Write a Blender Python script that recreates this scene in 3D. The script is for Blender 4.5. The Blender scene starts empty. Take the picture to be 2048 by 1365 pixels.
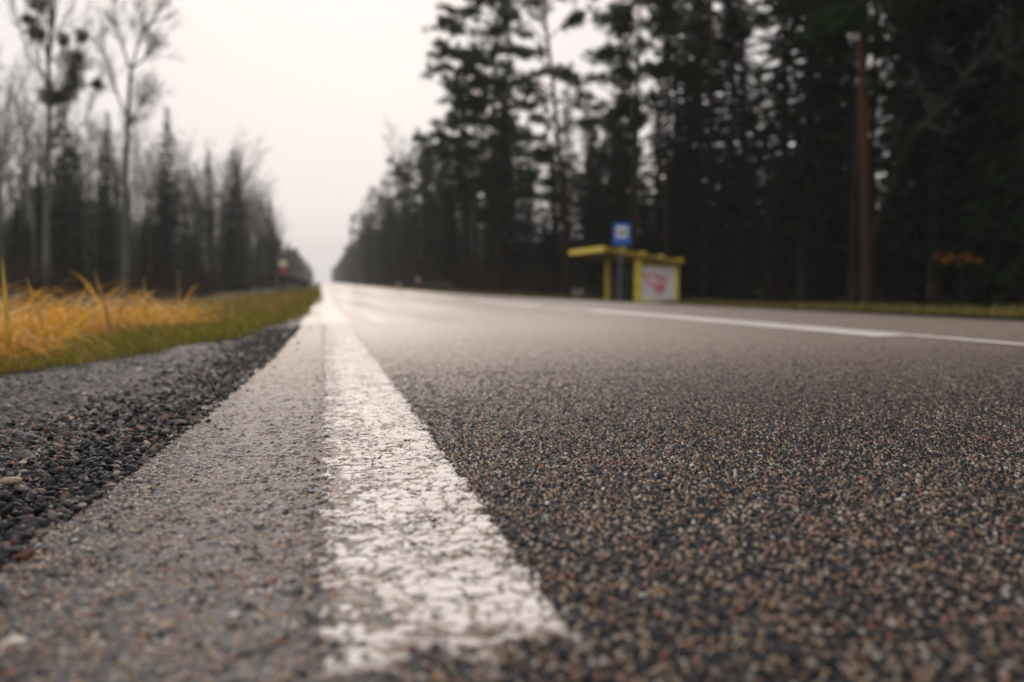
import bpy, math, random
import numpy as np
from mathutils import Vector

# ------------------------------------------------------------------ camera, sky, sun
sc = bpy.context.scene
COL = sc.collection
CAMZ = 0.36
YAW, PITCH = math.radians(10.78), math.radians(3.38)
FPX = 1991.0                                   # focal length in photo pixels (2048 wide)
cd = bpy.data.cameras.new('camera'); cam = bpy.data.objects.new('camera', cd); COL.objects.link(cam)
cam.location = (0, 0, CAMZ)
cam.rotation_euler = (math.pi/2 - PITCH, 0, -YAW)
cd.lens = 35; cd.sensor_width = 36; cd.clip_start = 0.02; cd.clip_end = 4000
cd.dof.use_dof = True; cd.dof.focus_distance = 2.12; cd.dof.aperture_fstop = 2.1; cd.dof.aperture_blades = 0
sc.camera = cam

SUN_EL, SUN_AZ = math.radians(23), math.radians(1)   # azimuth from +Y towards +X
w = bpy.data.worlds.new('World'); sc.world = w; w.use_nodes = True
nt = w.node_tree; nt.nodes.clear()
out = nt.nodes.new('ShaderNodeOutputWorld'); bg = nt.nodes.new('ShaderNodeBackground')
sky = nt.nodes.new('ShaderNodeTexSky'); sky.sky_type = 'NISHITA'; sky.sun_disc = False
sky.sun_elevation = SUN_EL; sky.sun_rotation = SUN_AZ; sky.air_density = 1.0; sky.dust_density = 4.0
tc = nt.nodes.new('ShaderNodeTexCoord')
nz = nt.nodes.new('ShaderNodeTexNoise'); nz.inputs['Scale'].default_value = 1.3; nz.inputs['Detail'].default_value = 3
rp = nt.nodes.new('ShaderNodeValToRGB')
rp.color_ramp.elements[0].position = .3; rp.color_ramp.elements[0].color = (9.0, 8.4, 8.35, 1)
rp.color_ramp.elements[1].position = .7; rp.color_ramp.elements[1].color = (9.6, 9.0, 8.9, 1)
mx = nt.nodes.new('ShaderNodeMix'); mx.data_type = 'RGBA'; mx.inputs[0].default_value = 0.97
nt.links.new(tc.outputs['Generated'], nz.inputs['Vector']); nt.links.new(nz.outputs['Fac'], rp.inputs['Fac'])
nt.links.new(sky.outputs['Color'], mx.inputs[6]); nt.links.new(rp.outputs['Color'], mx.inputs[7])
nt.links.new(mx.outputs[2], bg.inputs['Color']); bg.inputs['Strength'].default_value = 0.1
nt.links.new(bg.outputs['Background'], out.inputs['Surface'])

sl = bpy.data.lights.new('sun', 'SUN'); sl.energy = 1.1; sl.angle = math.radians(30); sl.color = (1, .87, .77)
so = bpy.data.objects.new('sun', sl); COL.objects.link(so)
sd = Vector((math.sin(SUN_AZ)*math.cos(SUN_EL), math.cos(SUN_AZ)*math.cos(SUN_EL), math.sin(SUN_EL)))
so.rotation_euler = sd.to_track_quat('Z', 'Y').to_euler()

sc.view_settings.view_transform = 'Standard'; sc.view_settings.look = 'None'
sc.view_settings.exposure = 0.0; sc.view_settings.gamma = 1.0
cy = sc.cycles
cy.max_bounces = 4; cy.diffuse_bounces = 2; cy.glossy_bounces = 2; cy.transmission_bounces = 1
cy.volume_bounces = 1; cy.transparent_max_bounces = 4
cy.use_denoising = True; cy.caustics_reflective = False; cy.caustics_refractive = False

# ------------------------------------------------------------------ picture helpers
_cy, _sy, _cp, _sp = math.cos(YAW), math.sin(YAW), math.cos(PITCH), math.sin(PITCH)
FWD = np.array([_sy*_cp, _cy*_cp, -_sp]); RGT = np.array([_cy, -_sy, 0.]); UPV = np.cross(RGT, FWD)
def P(px, py, Y):
    """world point seen at photo pixel (px,py) at distance Y along the road"""
    d = FWD*FPX + RGT*(px-1024) - UPV*(py-682.5)
    return np.array([0, 0, CAMZ]) + d*(Y/d[1])

# ------------------------------------------------------------------ land profile
def longz(y):
    return np.interp(y, [-50, 3, 8, 12, 22, 40, 60, 110, 200, 400, 1000], [0, 0, -.02, -.045, -.1, -.19, -.24, -.26, -.2, -.05, .12])
CX = [-80, -25, -14, -8, -5, -3.2, -1.9, -.6, 0, .3, 3.35, 6.7, 9, 11.5, 13, 15.5, 18, 30, 90]
CZ = [-.1, -.2, -.35, -.45, -.5, -.3, -.06, -.012, 0, .004, .048, 0, -.09, -.24, -.33, -.35, -.33, -.15, 0]
def gz(x, y): return np.interp(x, CX, CZ) + longz(y)
def edge(y):   # left edge of the asphalt
    return np.interp(y, [0, 1.2, 2, 3, 5, 9, 14, 40], [-.56, -.46, -.40, -.345, -.27, -.215, -.19, -.19])
def verge(y):  # where the grass takes over from the gravel
    return np.interp(y, [0, 3, 4.6, 5.5, 7, 9, 12, 16, 40], [-3.2, -2.3, -1.62, -1.2, -.82, -.52, -.36, -.27, -.24])
def bay(y):    # outer edge of the bus bay
    return np.interp(y, [-20, 4, 10, 17, 24, 36, 48, 56, 64, 1000], [6.9, 7.4, 8.6, 9.8, 11.4, 12.9, 12.9, 10.2, 7.0, 6.9])

# ------------------------------------------------------------------ mesh helpers
def mesh_np(name, V, quads=None, tris=None, mats=(), mi=None, col=None, smooth=False):
    V = np.asarray(V, np.float32); me = bpy.data.meshes.new(name)
    q = np.zeros((0, 4), np.int32) if quads is None else np.asarray(quads, np.int32)
    t = np.zeros((0, 3), np.int32) if tris is None else np.asarray(tris, np.int32)
    me.vertices.add(len(V)); me.vertices.foreach_set('co', V.ravel())
    nl = q.size + t.size
    me.loops.add(nl); me.loops.foreach_set('vertex_index', np.concatenate([q.ravel(), t.ravel()]))
    me.polygons.add(len(q)+len(t))
    ls = np.concatenate([np.arange(len(q))*4, q.size + np.arange(len(t))*3]).astype(np.int32)
    me.polygons.foreach_set('loop_start', ls)
    if mi is not None: me.polygons.foreach_set('material_index', np.asarray(mi, np.int32))
    me.polygons.foreach_set('use_smooth', np.full(len(q)+len(t), bool(smooth)))
    for m in mats: me.materials.append(m)
    if col is not None:
        a = me.color_attributes.new('Col', 'FLOAT_COLOR', 'POINT')
        c = np.ones((len(V), 4), np.float32); c[:, :3] = col; a.data.foreach_set('color', c.ravel())
    me.update(calc_edges=True); me.validate()
    return me

class MB:
    """collects quads and tris with material slots"""
    def __init__(s): s.v, s.q, s.t, s.qm, s.tm, s.n = [], [], [], [], [], 0
    def add(s, V, q=None, t=None, m=0):
        V = np.asarray(V, float).reshape(-1, 3); s.v.append(V)
        if q is not None and len(q): q = np.asarray(q).reshape(-1, 4)+s.n; s.q.append(q); s.qm += [m]*len(q)
        if t is not None and len(t): t = np.asarray(t).reshape(-1, 3)+s.n; s.t.append(t); s.tm += [m]*len(t)
        s.n += len(V)
    def box(s, lo, hi, m=0):
        x0, y0, z0 = lo; x1, y1, z1 = hi
        V = [(x, y, z) for z in (z0, z1) for x, y in ((x0, y0), (x1, y0), (x1, y1), (x0, y1))]
        s.add(V, [(0, 3, 2, 1), (4, 5, 6, 7), (0, 1, 5, 4), (1, 2, 6, 5), (2, 3, 7, 6), (3, 0, 4, 7)], m=m)
    def hexa(s, P8, m=0):
        s.add(P8, [(0, 3, 2, 1), (4, 5, 6, 7), (0, 1, 5, 4), (1, 2, 6, 5), (2, 3, 7, 6), (3, 0, 4, 7)], m=m)
    def tube(s, pts, rad, k=6, m=0, cap=True):
        pts = np.asarray(pts, float); n = len(pts); rad = np.broadcast_to(np.asarray(rad, float), (n,))
        T = np.gradient(pts, axis=0); T /= np.linalg.norm(T, axis=1)[:, None]+1e-12
        ref = np.array([0, 0, 1.]) if abs(T[0][2]) < .9 else np.array([1., 0, 0])
        A = np.cross(T, ref); A /= np.linalg.norm(A, axis=1)[:, None]+1e-12
        B = np.cross(T, A); a = np.arange(k)*2*math.pi/k
        V = pts[:, None]+rad[:, None, None]*(A[:, None]*np.cos(a)[None, :, None]+B[:, None]*np.sin(a)[None, :, None])
        i, j = np.meshgrid(np.arange(n-1), np.arange(k), indexing='ij'); j2 = (j+1) % k
        q = np.stack([i*k+j, i*k+j2, (i+1)*k+j2, (i+1)*k+j], -1).reshape(-1, 4)
        s.add(V.reshape(-1, 3), q, m=m)
        if cap and k > 3:
            for base, c in ((0, pts[0]), ((n-1)*k, pts[-1])):
                V2 = np.vstack([V.reshape(-1, 3)[base:base+k], c[None]])
                s.add(V2, t=[(x, (x+1) % k, k) for x in range(k)], m=m)
    def mesh(s, name, mats, smooth=False):
        return mesh_np(name, np.vstack(s.v), np.vstack(s.q) if s.q else None, np.vstack(s.t) if s.t else None,
                       mats, s.qm+s.tm, smooth=smooth)
    def obj(s, name, mats, parent=None, smooth=False): return link(name, s.mesh(name, mats, smooth), parent)

def link(name, me, parent=None):
    o = bpy.data.objects.new(name, me); COL.objects.link(o)
    if parent is not None: o.parent = parent
    return o
def tag(o, label, cat, group=None):
    o['label'] = label; o['category'] = cat
    if group: o['group'] = group
    return o
def kind(o, k): o['kind'] = k; return o
def empty(name, loc, label, cat, group=None):
    o = bpy.data.objects.new(name, None); COL.objects.link(o); o.location = loc; o.empty_display_size = .2
    return tag(o, label, cat, group)

# ------------------------------------------------------------------ material helpers
class NT:
    def __init__(s, name, rough=.6, spec=.5):
        s.m = bpy.data.materials.new(name); s.m.use_nodes = True; s.t = s.m.node_tree
        s.b = s.t.nodes['Principled BSDF']; s.o = s.t.nodes['Material Output']
        s.b.inputs['Roughness'].default_value = rough; s.b.inputs['Specular IOR Level'].default_value = spec
    def node(s, ty, **k):
        n = s.t.nodes.new(ty)
        for a, v in k.items(): setattr(n, a, v)
        return n
    def put(s, sock, v):
        if isinstance(v, bpy.types.NodeSocket): s.t.links.new(v, sock)
        elif v is not None:
            try: sock.default_value = v
            except Exception: sock.default_value = tuple(v)+(1,) if len(v) == 3 else v
    def math(s, op, a, b=None, c=None, clamp=False):
        n = s.node('ShaderNodeMath', operation=op, use_clamp=clamp)
        for i, v in enumerate((a, b, c)):
            if v is not None: s.put(n.inputs[i], v)
        return n.outputs[0]
    def vmath(s, op, a, b=None):
        n = s.node('ShaderNodeVectorMath', operation=op); s.put(n.inputs[0], a)
        if b is not None: s.put(n.inputs[1], b)
        return n.outputs[0]
    def scale(s, a, f):
        n = s.node('ShaderNodeVectorMath', operation='SCALE'); s.put(n.inputs[0], a); s.put(n.inputs['Scale'], f); return n.outputs[0]
    def mix(s, f, a, b):
        n = s.node('ShaderNodeMix', data_type='RGBA'); s.put(n.inputs[0], f); s.put(n.inputs[6], a); s.put(n.inputs[7], b); return n.outputs[2]
    def mr(s, v, a, b, c=0., d=1., smooth=True):
        n = s.node('ShaderNodeMapRange'); n.interpolation_type = 'SMOOTHSTEP' if smooth else 'LINEAR'
        for i, x in enumerate((v, a, b, c, d)): s.put(n.inputs[i], x)
        return n.outputs[0]
    def noise(s, vec, scale, detail=3, rough=.5, color=False):
        n = s.node('ShaderNodeTexNoise'); s.put(n.inputs['Vector'], vec); n.inputs['Scale'].default_value = scale
        n.inputs['Detail'].default_value = detail; n.inputs['Roughness'].default_value = rough
        return n.outputs['Color' if color else 'Fac']
    def vor(s, vec, scale, feature='F1', rnd=1., dim='2D'):
        n = s.node('ShaderNodeTexVoronoi', feature=feature, voronoi_dimensions=dim); s.put(n.inputs['Vector'], vec)
        n.inputs['Scale'].default_value = scale; n.inputs['Randomness'].default_value = rnd
        return n
    def ramp(s, v, stops, const=False):
        n = s.node('ShaderNodeValToRGB'); cr = n.color_ramp
        cr.interpolation = 'CONSTANT' if const else 'LINEAR'
        while len(cr.elements) < len(stops): cr.elements.new(.5)
        for e, (p, c) in zip(cr.elements, stops): e.position = p; e.color = tuple(c)+(1,)
        s.put(n.inputs['Fac'], v); return n.outputs['Color']
    def sep(s, v):
        n = s.node('ShaderNodeSeparateXYZ'); s.put(n.inputs[0], v); return n.outputs
    def pos(s): return s.node('ShaderNodeNewGeometry').outputs['Position']
    def bump(s, h, strength=.5, dist=.01):
        n = s.node('ShaderNodeBump'); n.inputs['Strength'].default_value = strength; n.inputs['Distance'].default_value = dist
        s.put(n.inputs['Height'], h); s.put(s.b.inputs['Normal'], n.outputs[0])
    def disp(s, h, scale, mid=0., method='DISPLACEMENT'):
        n = s.node('ShaderNodeDisplacement'); s.put(n.inputs['Height'], h); s.put(n.inputs['Scale'], scale); n.inputs['Midlevel'].default_value = mid
        s.t.links.new(n.outputs[0], s.o.inputs['Displacement']); s.m.displacement_method = method
    def base(s, c): s.put(s.b.inputs['Base Color'], c)

def simple(name, c, rough=.6, var=.25, scale=8., spec=.5, metal=0., bump=0.):
    n = NT(name, rough, spec); f = n.noise(n.pos(), scale, 4)
    c = np.array(c); n.base(n.ramp(f, [(.3, c*(1-var)), (.7, np.minimum(c*(1+var), .95))]))
    n.b.inputs['Metallic'].default_value = metal
    if bump: n.bump(f, bump, .02)
    return n.m

STONES = [(0, (.026, .032, .042)), (.19, (.066, .070, .082)), (.30, (.24, .165, .115)), (.43, (.40, .28, .19)), (.56, (.34, .15, .085)),
          (.63, (.47, .35, .235)), (.73, (.34, .18, .13)), (.81, (.15, .13, .12)), (.89, (.52, .45, .37)), (.955, (.40, .24, .08)), (.975, (.66, .61, .57))]

def asphalt(name, true_disp):
    n = NT(name, .4, .5)
    p = n.pos(); xyz = n.sep(p)
    warp = n.scale(n.vmath('SUBTRACT', n.noise(p, 150, 3, color=True), (.5, .5, .5)), .009)
    q = n.vmath('ADD', p, warp)
    v1 = n.vor(q, 94); v2 = n.vor(q, 170)
    c1 = n.sep(v1.outputs['Color']); c2 = n.sep(v2.outputs['Color'])
    h1 = n.math('MULTIPLY', n.mr(v1.outputs['Distance'], .56, .16), n.math('MULTIPLY_ADD', c1[1], .85, .15))
    h2 = n.math('MULTIPLY', n.mr(v2.outputs['Distance'], .55, .15), n.math('MULTIPLY_ADD', c2[1], .48, .02))
    big = n.math('GREATER_THAN', h1, h2)
    H = n.math('MAXIMUM', h1, h2)
    col = n.mix(big, n.ramp(c2[0], STONES, True), n.ramp(c1[0], STONES, True))
    grain = n.noise(p, 900, 3)
    col = n.mix(n.mr(grain, .3, .75), col, n.mix(.45, col, (.02, .02, .022)))
    # outside the edge line the surface is older: stones sit in smooth grey mastic
    patch = n.noise(p, 3.2, 4)
    left = n.mr(n.math('MULTIPLY_ADD', n.math('SUBTRACT', patch, .5), .12, xyz[0]), .16, -.02)
    streak = n.noise(n.vmath('MULTIPLY', p, (7, 1.2, 1)), 1.0, 4)
    pock = n.noise(p, 38, 3)
    fill = n.math('ADD', n.math('MULTIPLY', left, n.mr(pock, .35, .6, .03, .27)), n.math('ADD', n.mr(streak, .45, .8, .04, .16), n.math('MULTIPLY', n.math('SUBTRACT', n.noise(p, 1.1, 5, .6), .5), .30)))
    seam = n.mr(n.math('ABSOLUTE', n.math('ADD', xyz[0], n.math('MULTIPLY_ADD', n.math('SUBTRACT', patch, .5), .06, .018))), .035, .0, 0., .06)
    pit = n.math('MULTIPLY', n.mr(n.math('ADD', n.noise(p, 27, 4, .6), seam), .57, .67), left)
    rim = n.mr(n.math('MULTIPLY_ADD', n.math('SUBTRACT', n.noise(p, 12, 4), .5), .35, xyz[0]), -.17, -.36)
    stone = n.mr(n.math('SUBTRACT', H, fill), n.math('MULTIPLY_ADD', left, -.16, .18), n.math('MULTIPLY_ADD', left, -.33, .48))
    mast = n.mix(left, (.008, .011, .016), (.055, .056, .062)); mast = n.mix(n.math('MAXIMUM', pit, n.math('MULTIPLY', rim, .8)), mast, (.010, .012, .016))
    if not true_disp: stone = .88      # from so low only the stone tops show
    else: stone = n.math('MAXIMUM', stone, n.mr(xyz[1], 1.9, 5.5, 0., .9))
    track = n.noise(n.vmath('MULTIPLY', p, (1.3, .035, 1)), 1.0, 4, .6)
    col = n.mix(n.mr(track, .42, .66, 0., .2), col, n.mix(.6, col, (.03, .03, .034)))
    n.base(n.mix(stone, mast, col))
    Hf = n.math('SMOOTH_MAX', H, fill, .08)
    n.put(n.b.inputs['Roughness'], n.math('ADD', n.math('MULTIPLY_ADD', stone, .08, .44), n.math('MULTIPLY', left, .03)))
    n.put(n.b.inputs['Specular IOR Level'], n.math('MINIMUM', n.math('ADD', n.math('MULTIPLY', n.mr(xyz[1], 1.6, 7.5), n.math('MULTIPLY_ADD', left, -.2, .45)), n.math('ADD', n.math('MULTIPLY_ADD', stone, .35, .12), n.math('MULTIPLY', left, .02))), 1.))
    hh = n.math('SUBTRACT', n.math('ADD', Hf, n.math('MULTIPLY', grain, .12)), n.math('MULTIPLY', pit, .8))
    hh = n.math('ADD', hh, n.math('MULTIPLY', rim, n.math('MULTIPLY', n.math('SUBTRACT', n.noise(p, 45, 4, .6), .5), 2.6)))
    if true_disp:
        n.disp(hh, n.math('MULTIPLY', n.math('MULTIPLY_ADD', left, -.0045, .0100), n.mr(xyz[1], 2.2, 8., 1., .12)), .45)
        n.m.displacement_method = 'BOTH'
    else:
        n.put(n.b.inputs['Roughness'], n.mr(track, .35, .68, .48, .60)); n.put(n.b.inputs['Specular IOR Level'], n.math('MULTIPLY_ADD', left, -.22, .9)); n.bump(hh, .08, .004)
    return n.m

def paint_mat(name, true_disp):
    n = NT(name, .42, .22); p = n.pos(); xyz = n.sep(p)
    warp = n.scale(n.vmath('SUBTRACT', n.noise(p, 55, 3, color=True), (.5, .5, .5)), .022)
    q = n.vmath('ADD', p, warp)
    crk = n.vor(n.vmath('MULTIPLY', q, (1, 1.25, 1)), 21, 'DISTANCE_TO_EDGE').outputs['Distance']
    v1 = n.vor(q, 68); h1 = n.mr(v1.outputs['Distance'], .6, .2)
    worn = n.noise(p, 17, 5, .62); worn2 = n.noise(p, 70, 4, .6)
    big = n.noise(p, 5, 3)
    keep = n.math('MULTIPLY', n.mr(crk, .010, .060), n.mr(n.math('ADD', worn, n.math('MULTIPLY_ADD', n.math('SUBTRACT', worn2, .5), .85, n.math('ADD', n.mr(xyz[0], .12, .0, 0., -.14), n.math('MULTIPLY', n.math('SUBTRACT', big, .5), .34)))), .36, .45))
    # ragged start of the line and frayed sides
    rag = n.math('MULTIPLY_ADD', n.math('ADD', n.math('SUBTRACT', worn, .5), n.math('SUBTRACT', big, .5)), .30, xyz[1])
    keep = n.math('MULTIPLY', keep, n.math('POWER', n.mr(rag, .90, 1.00), .7))
    side = n.math('SUBTRACT', .125, n.math('ABSOLUTE', n.math('SUBTRACT', xyz[0], .122)))
    side = n.math('ADD', n.math('MULTIPLY', n.math('SUBTRACT', worn2, .5), .06), n.math('MULTIPLY_ADD', n.math('SUBTRACT', worn, .5), .07, side))
    sidem = n.mr(side, .0, .009)
    keep = n.math('MULTIPLY', keep, sidem)
    crk2 = n.vor(n.vmath('ADD', p, n.scale(warp, 2.5)), 9, 'DISTANCE_TO_EDGE').outputs['Distance']
    keep = n.math('MULTIPLY', keep, n.mr(crk2, .006, .028))
    tint = n.ramp(n.math('MULTIPLY_ADD', worn2, .5, n.math('MULTIPLY', big, .5)), [(.35, (.52, .47, .42)), (.6, (.80, .76, .72))])
    under = n.ramp(n.sep(v1.outputs['Color'])[0], STONES, True)
    n.base(n.mix(keep, n.mix(.6, under, (.03, .031, .036)), tint))
    n.put(n.b.inputs['Roughness'], n.math('MULTIPLY_ADD', worn, .3, .4))
    if true_disp:
        h = n.math('MULTIPLY_ADD', h1, .16, n.math('MULTIPLY', keep, .55))
        h = n.math('ADD', h, n.math('MULTIPLY', n.math('SUBTRACT', worn, .5), .8))
        h = n.math('SUBTRACT', h, n.math('MULTIPLY', n.math('SUBTRACT', 1., n.math('MULTIPLY', sidem, n.mr(rag, .90, .93))), 3.))
        n.disp(h, .004, 0.)
    else: n.bump(keep, .2, .003)
    return n.m

def gravel_mat(name, true_disp):
    n = NT(name, .6, .15); p = n.pos()
    warp = n.scale(n.vmath('SUBTRACT', n.noise(p, 90, 2, color=True), (.5, .5, .5)), .012)
    q = n.vmath('ADD', p, warp); v1 = n.vor(q, 48); v2 = n.vor(q, 120)
    c1 = n.sep(v1.outputs['Color']); c2 = n.sep(v2.outputs['Color'])
    h1 = n.math('MULTIPLY', n.mr(v1.outputs['Distance'], .62, .1), n.math('MULTIPLY_ADD', c1[1], .8, .2))
    h2 = n.math('MULTIPLY', n.mr(v2.outputs['Distance'], .62, .15), n.math('MULTIPLY_ADD', c2[1], .4, .2))
    G = [(0, (.008, .010, .013)), (.36, (.017, .019, .024)), (.62, (.032, .033, .038)), (.78, (.065, .058, .055)), (.86, (.13, .10, .08)),
         (.92, (.24, .18, .14)), (.95, (.22, .10, .07)), (.975, (.42, .34, .25))]
    col = n.mix(n.math('GREATER_THAN', h1, h2), n.ramp(c2[0], G, True), n.ramp(c1[0], G, True))
    sand = n.mr(n.noise(p, 2.3, 4), .46, .66)
    y = n.sep(p)[1]
    sand = n.math('MULTIPLY', sand, n.mr(y, 2.2, 4.5))
    n.base(n.mix(n.math('MULTIPLY', sand, .55), col, n.ramp(c2[2], [(0, (.035, .031, .03)), (1, (.12, .10, .09))])))
    H = n.math('MAXIMUM', h1, h2); H = n.math('ADD', H, n.math('MULTIPLY', n.noise(p, 400, 3), .15))
    H = n.math('ADD', H, n.math('MULTIPLY', n.noise(p, 9, 4), 2.2))
    if true_disp: n.disp(H, .017, 1.35)
    else: n.bump(H, .6, .012)
    return n.m

def colmat(name, rough=.6, trans=0., spec=.3):
    n = NT(name, rough, spec); a = n.node('ShaderNodeVertexColor', layer_name='Col'); n.base(a.outputs['Color'])
    if trans:
        tl = n.node('ShaderNodeBsdfTranslucent'); n.put(tl.inputs['Color'], a.outputs['Color']); ms = n.node('ShaderNodeMixShader'); ms.inputs[0].default_value = trans
        n.t.links.new(n.b.outputs[0], ms.inputs[1]); n.t.links.new(tl.outputs[0], ms.inputs[2]); n.t.links.new(ms.outputs[0], n.o.inputs['Surface'])
    return n.m

M_ASPH, M_ASPH_FAR = asphalt('asphalt_near', True), asphalt('asphalt_far', False)
M_PAINT, M_PAINT_FAR = paint_mat('line_paint_near', True), None
M_GRAV, M_GRAV_FAR = gravel_mat('gravel_near', True), gravel_mat('gravel_far', False)
def far_paint():
    n = NT('line_paint', .58, .22); p = n.pos(); f = n.noise(p, 12, 5, .65)
    n.base(n.ramp(f, [(.30, (.30, .27, .25)), (.42, (.72, .68, .64)), (.7, (.82, .79, .76))])); n.bump(f, .15, .003); return n.m
M_PAINT_FAR = far_paint(); M_CENTRE = far_paint(); M_CENTRE.name = 'centre_line_paint'; M_CENTRE.node_tree.nodes['Principled BSDF'].inputs['Specular IOR Level'].default_value = .9; M_CENTRE.node_tree.nodes['Principled BSDF'].inputs['Roughness'].default_value = .5
M_COL = colmat('plant_blades', .6, .5, .15)
M_ROCK = colmat('loose_stone', .6, spec=.2)

def bay_mat():
    n = NT('bay_asphalt', .6, .2); p = n.pos(); x, y, z = n.sep(p)
    f = n.noise(p, 90, 3); big = n.noise(n.vmath('MULTIPLY', p, (1, .15, 1)), .9, 4)
    band = n.mr(n.math('ABSOLUTE', n.math('SUBTRACT', n.math('MULTIPLY_ADD', big, 1.0, x), 8.3)), 1.5, .9)
    c = n.ramp(f, [(.3, (.05, .042, .038)), (.55, (.15, .115, .095)), (.75, (.26, .20, .16))])
    n.base(n.mix(n.math('MULTIPLY', band, .95), c, n.ramp(f, [(.3, (.018, .02, .023)), (.75, (.07, .07, .075))])))
    n.bump(f, .2, .004); return n.m
M_BAY = bay_mat()
def ground_mat():
    n = NT('forest_floor', .9, .2); p = n.pos(); f = n.noise(p, 3, 6, .65); g = n.noise(p, .25, 3)
    a = n.ramp(f, [(.3, (.018, .012, .008)), (.55, (.06, .040, .022)), (.75, (.11, .075, .04))])
    n.base(n.mix(n.mr(g, .45, .62), a, n.ramp(f, [(.3, (.012, .016, .006)), (.7, (.05, .055, .018))]))); n.bump(f, .8, .1); return n.m
M_GROUND = ground_mat()
def verge_mat():
    n = NT('verge_soil', .9, .2); p = n.pos(); f = n.noise(p, 9, 6, .65)
    n.base(n.ramp(f, [(.3, (.018, .022, .007)), (.5, (.055, .065, .014)), (.7, (.15, .11, .03))])); n.bump(f, .8, .05); return n.m
M_VERGE = verge_mat()

# ------------------------------------------------------------------ ground, road, line, gravel
def grid_faces(nr, nc):
    i, j = np.meshgrid(np.arange(nr-1), np.arange(nc-1), indexing='ij')
    return np.stack([i*nc+j, i*nc+j+1, (i+1)*nc+j+1, (i+1)*nc+j], -1).reshape(-1, 4)

xs = np.array(sorted(set(list(np.linspace(-380, -90, 5)) + [-80, -50, -25, -18, -14, -11, -8, -6.5, -5, -4, -3.2, -2.5, -1.9, -1.2, -.6, 0, 3.35, 6.7, 9, 11.5, 13, 15.5, 18, 24, 30, 50, 90] + list(np.linspace(120, 380, 4)))))
ys = np.concatenate([np.linspace(-48, 0, 7), np.arange(2, 60, 2.), np.arange(60, 200, 8.), np.geomspace(200, 1190, 18)])
X, Y = np.meshgrid(xs, ys); rng = np.random.default_rng(1)
Z = gz(X, Y) - .035 + np.where((np.abs(X-3) > 18), rng.normal(0, .10, X.shape), 0)
kind(link('ground', mesh_np('ground', np.stack([X, Y, Z], -1).reshape(-1, 3), grid_faces(len(ys), len(xs)), mats=[M_GROUND], smooth=True)), 'structure')

_wt = np.random.default_rng(9).uniform(-1, 1, 4096)
def wob(t, f, a):   # smooth 1-D noise
    u = np.asarray(t)*f+700; i = np.floor(u).astype(int); w_ = u-i; w_ = w_*w_*(3-2*w_)
    return a*(_wt[i % 4096]*(1-w_)+_wt[(i+1) % 4096]*w_)
def edge_drop(X, Y):   # the asphalt breaks off along its left edge
    e = edge(Y) + wob(Y, 5, .030) + wob(X*.6+Y, 23, .024) + wob(Y-X, 61, .014)
    return np.where(X < e, -np.minimum((e-X)*.8, .07), 0)
YN, YF = .40, 9.5
ry = np.exp(np.linspace(math.log(YN), math.log(YF), 1130)); tt = np.linspace(-1.15, 1.5, 960)
X = ry[:, None]*tt[None]; Y = np.broadcast_to(ry[:, None], X.shape)
okc = (X > edge(Y)-.12) & (X < 6.7)
Zn = gz(X, Y)+edge_drop(X, Y)
Fn = grid_faces(*X.shape); ok = okc.ravel()[Fn].all(1); Fn = Fn[ok]
Vn = np.stack([X, Y, Zn], -1).reshape(-1, 3)
used = np.unique(Fn); remap = -np.ones(len(Vn), np.int64); remap[used] = np.arange(len(used)); Vn = Vn[used]; Fn = remap[Fn]
# the long far part of the road, and a coarse bed under the near part
sx = np.array([0, .04, .3, .7, 1.2, 2, 2.8, 3.35, 4, 5, 6, 6.7])
fy = np.concatenate([np.geomspace(YF, 60, 50), np.geomspace(63, 1190, 70)])
def strip(ylist, dz):
    rows = []
    for y in ylist:
        e = float(edge(y)); x = np.where(sx <= .3, e+sx*1.0, sx); x[0] = e
        rows.append(np.stack([x, np.full_like(x, y), gz(x, y)+dz], -1))
    return np.array(rows).reshape(-1, 3), grid_faces(len(ylist), len(sx))
Vf, Ff = strip(fy, 0.); Vb, Fb = strip(np.concatenate([np.linspace(-46, -1, 8), np.linspace(0, YF, 14)]), -.016)
V = np.vstack([Vn, Vf, Vb]); F = np.vstack([Fn, Ff+len(Vn), Fb+len(Vn)+len(Vf)])
mi = np.r_[np.zeros(len(Fn)), np.ones(len(Ff)+len(Fb))]
kind(link('road', mesh_np('road', V, F, mats=[M_ASPH, M_ASPH_FAR], mi=mi, smooth=True)), 'structure')

# wide white edge line
ly = np.exp(np.linspace(math.log(.84), math.log(YF), 1150)); lx = np.linspace(-.018, .262, 110)
X, Y = np.meshgrid(lx, ly); Vn = np.stack([X, Y, gz(X, Y)+.0012], -1).reshape(-1, 3); Fn = grid_faces(*X.shape)
X, Y = np.meshgrid(np.array([0, .08, .16, .24]), fy); Vf = np.stack([X, Y, gz(X, Y)+.004], -1).reshape(-1, 3); Ff = grid_faces(*X.shape)
kind(link('edge_line', mesh_np('edge_line', np.vstack([Vn, Vf]), np.vstack([Fn, Ff+len(Vn)]), mats=[M_PAINT, M_PAINT_FAR],
     mi=np.r_[np.zeros(len(Fn)), np.ones(len(Ff))], smooth=True)), 'structure')
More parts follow.
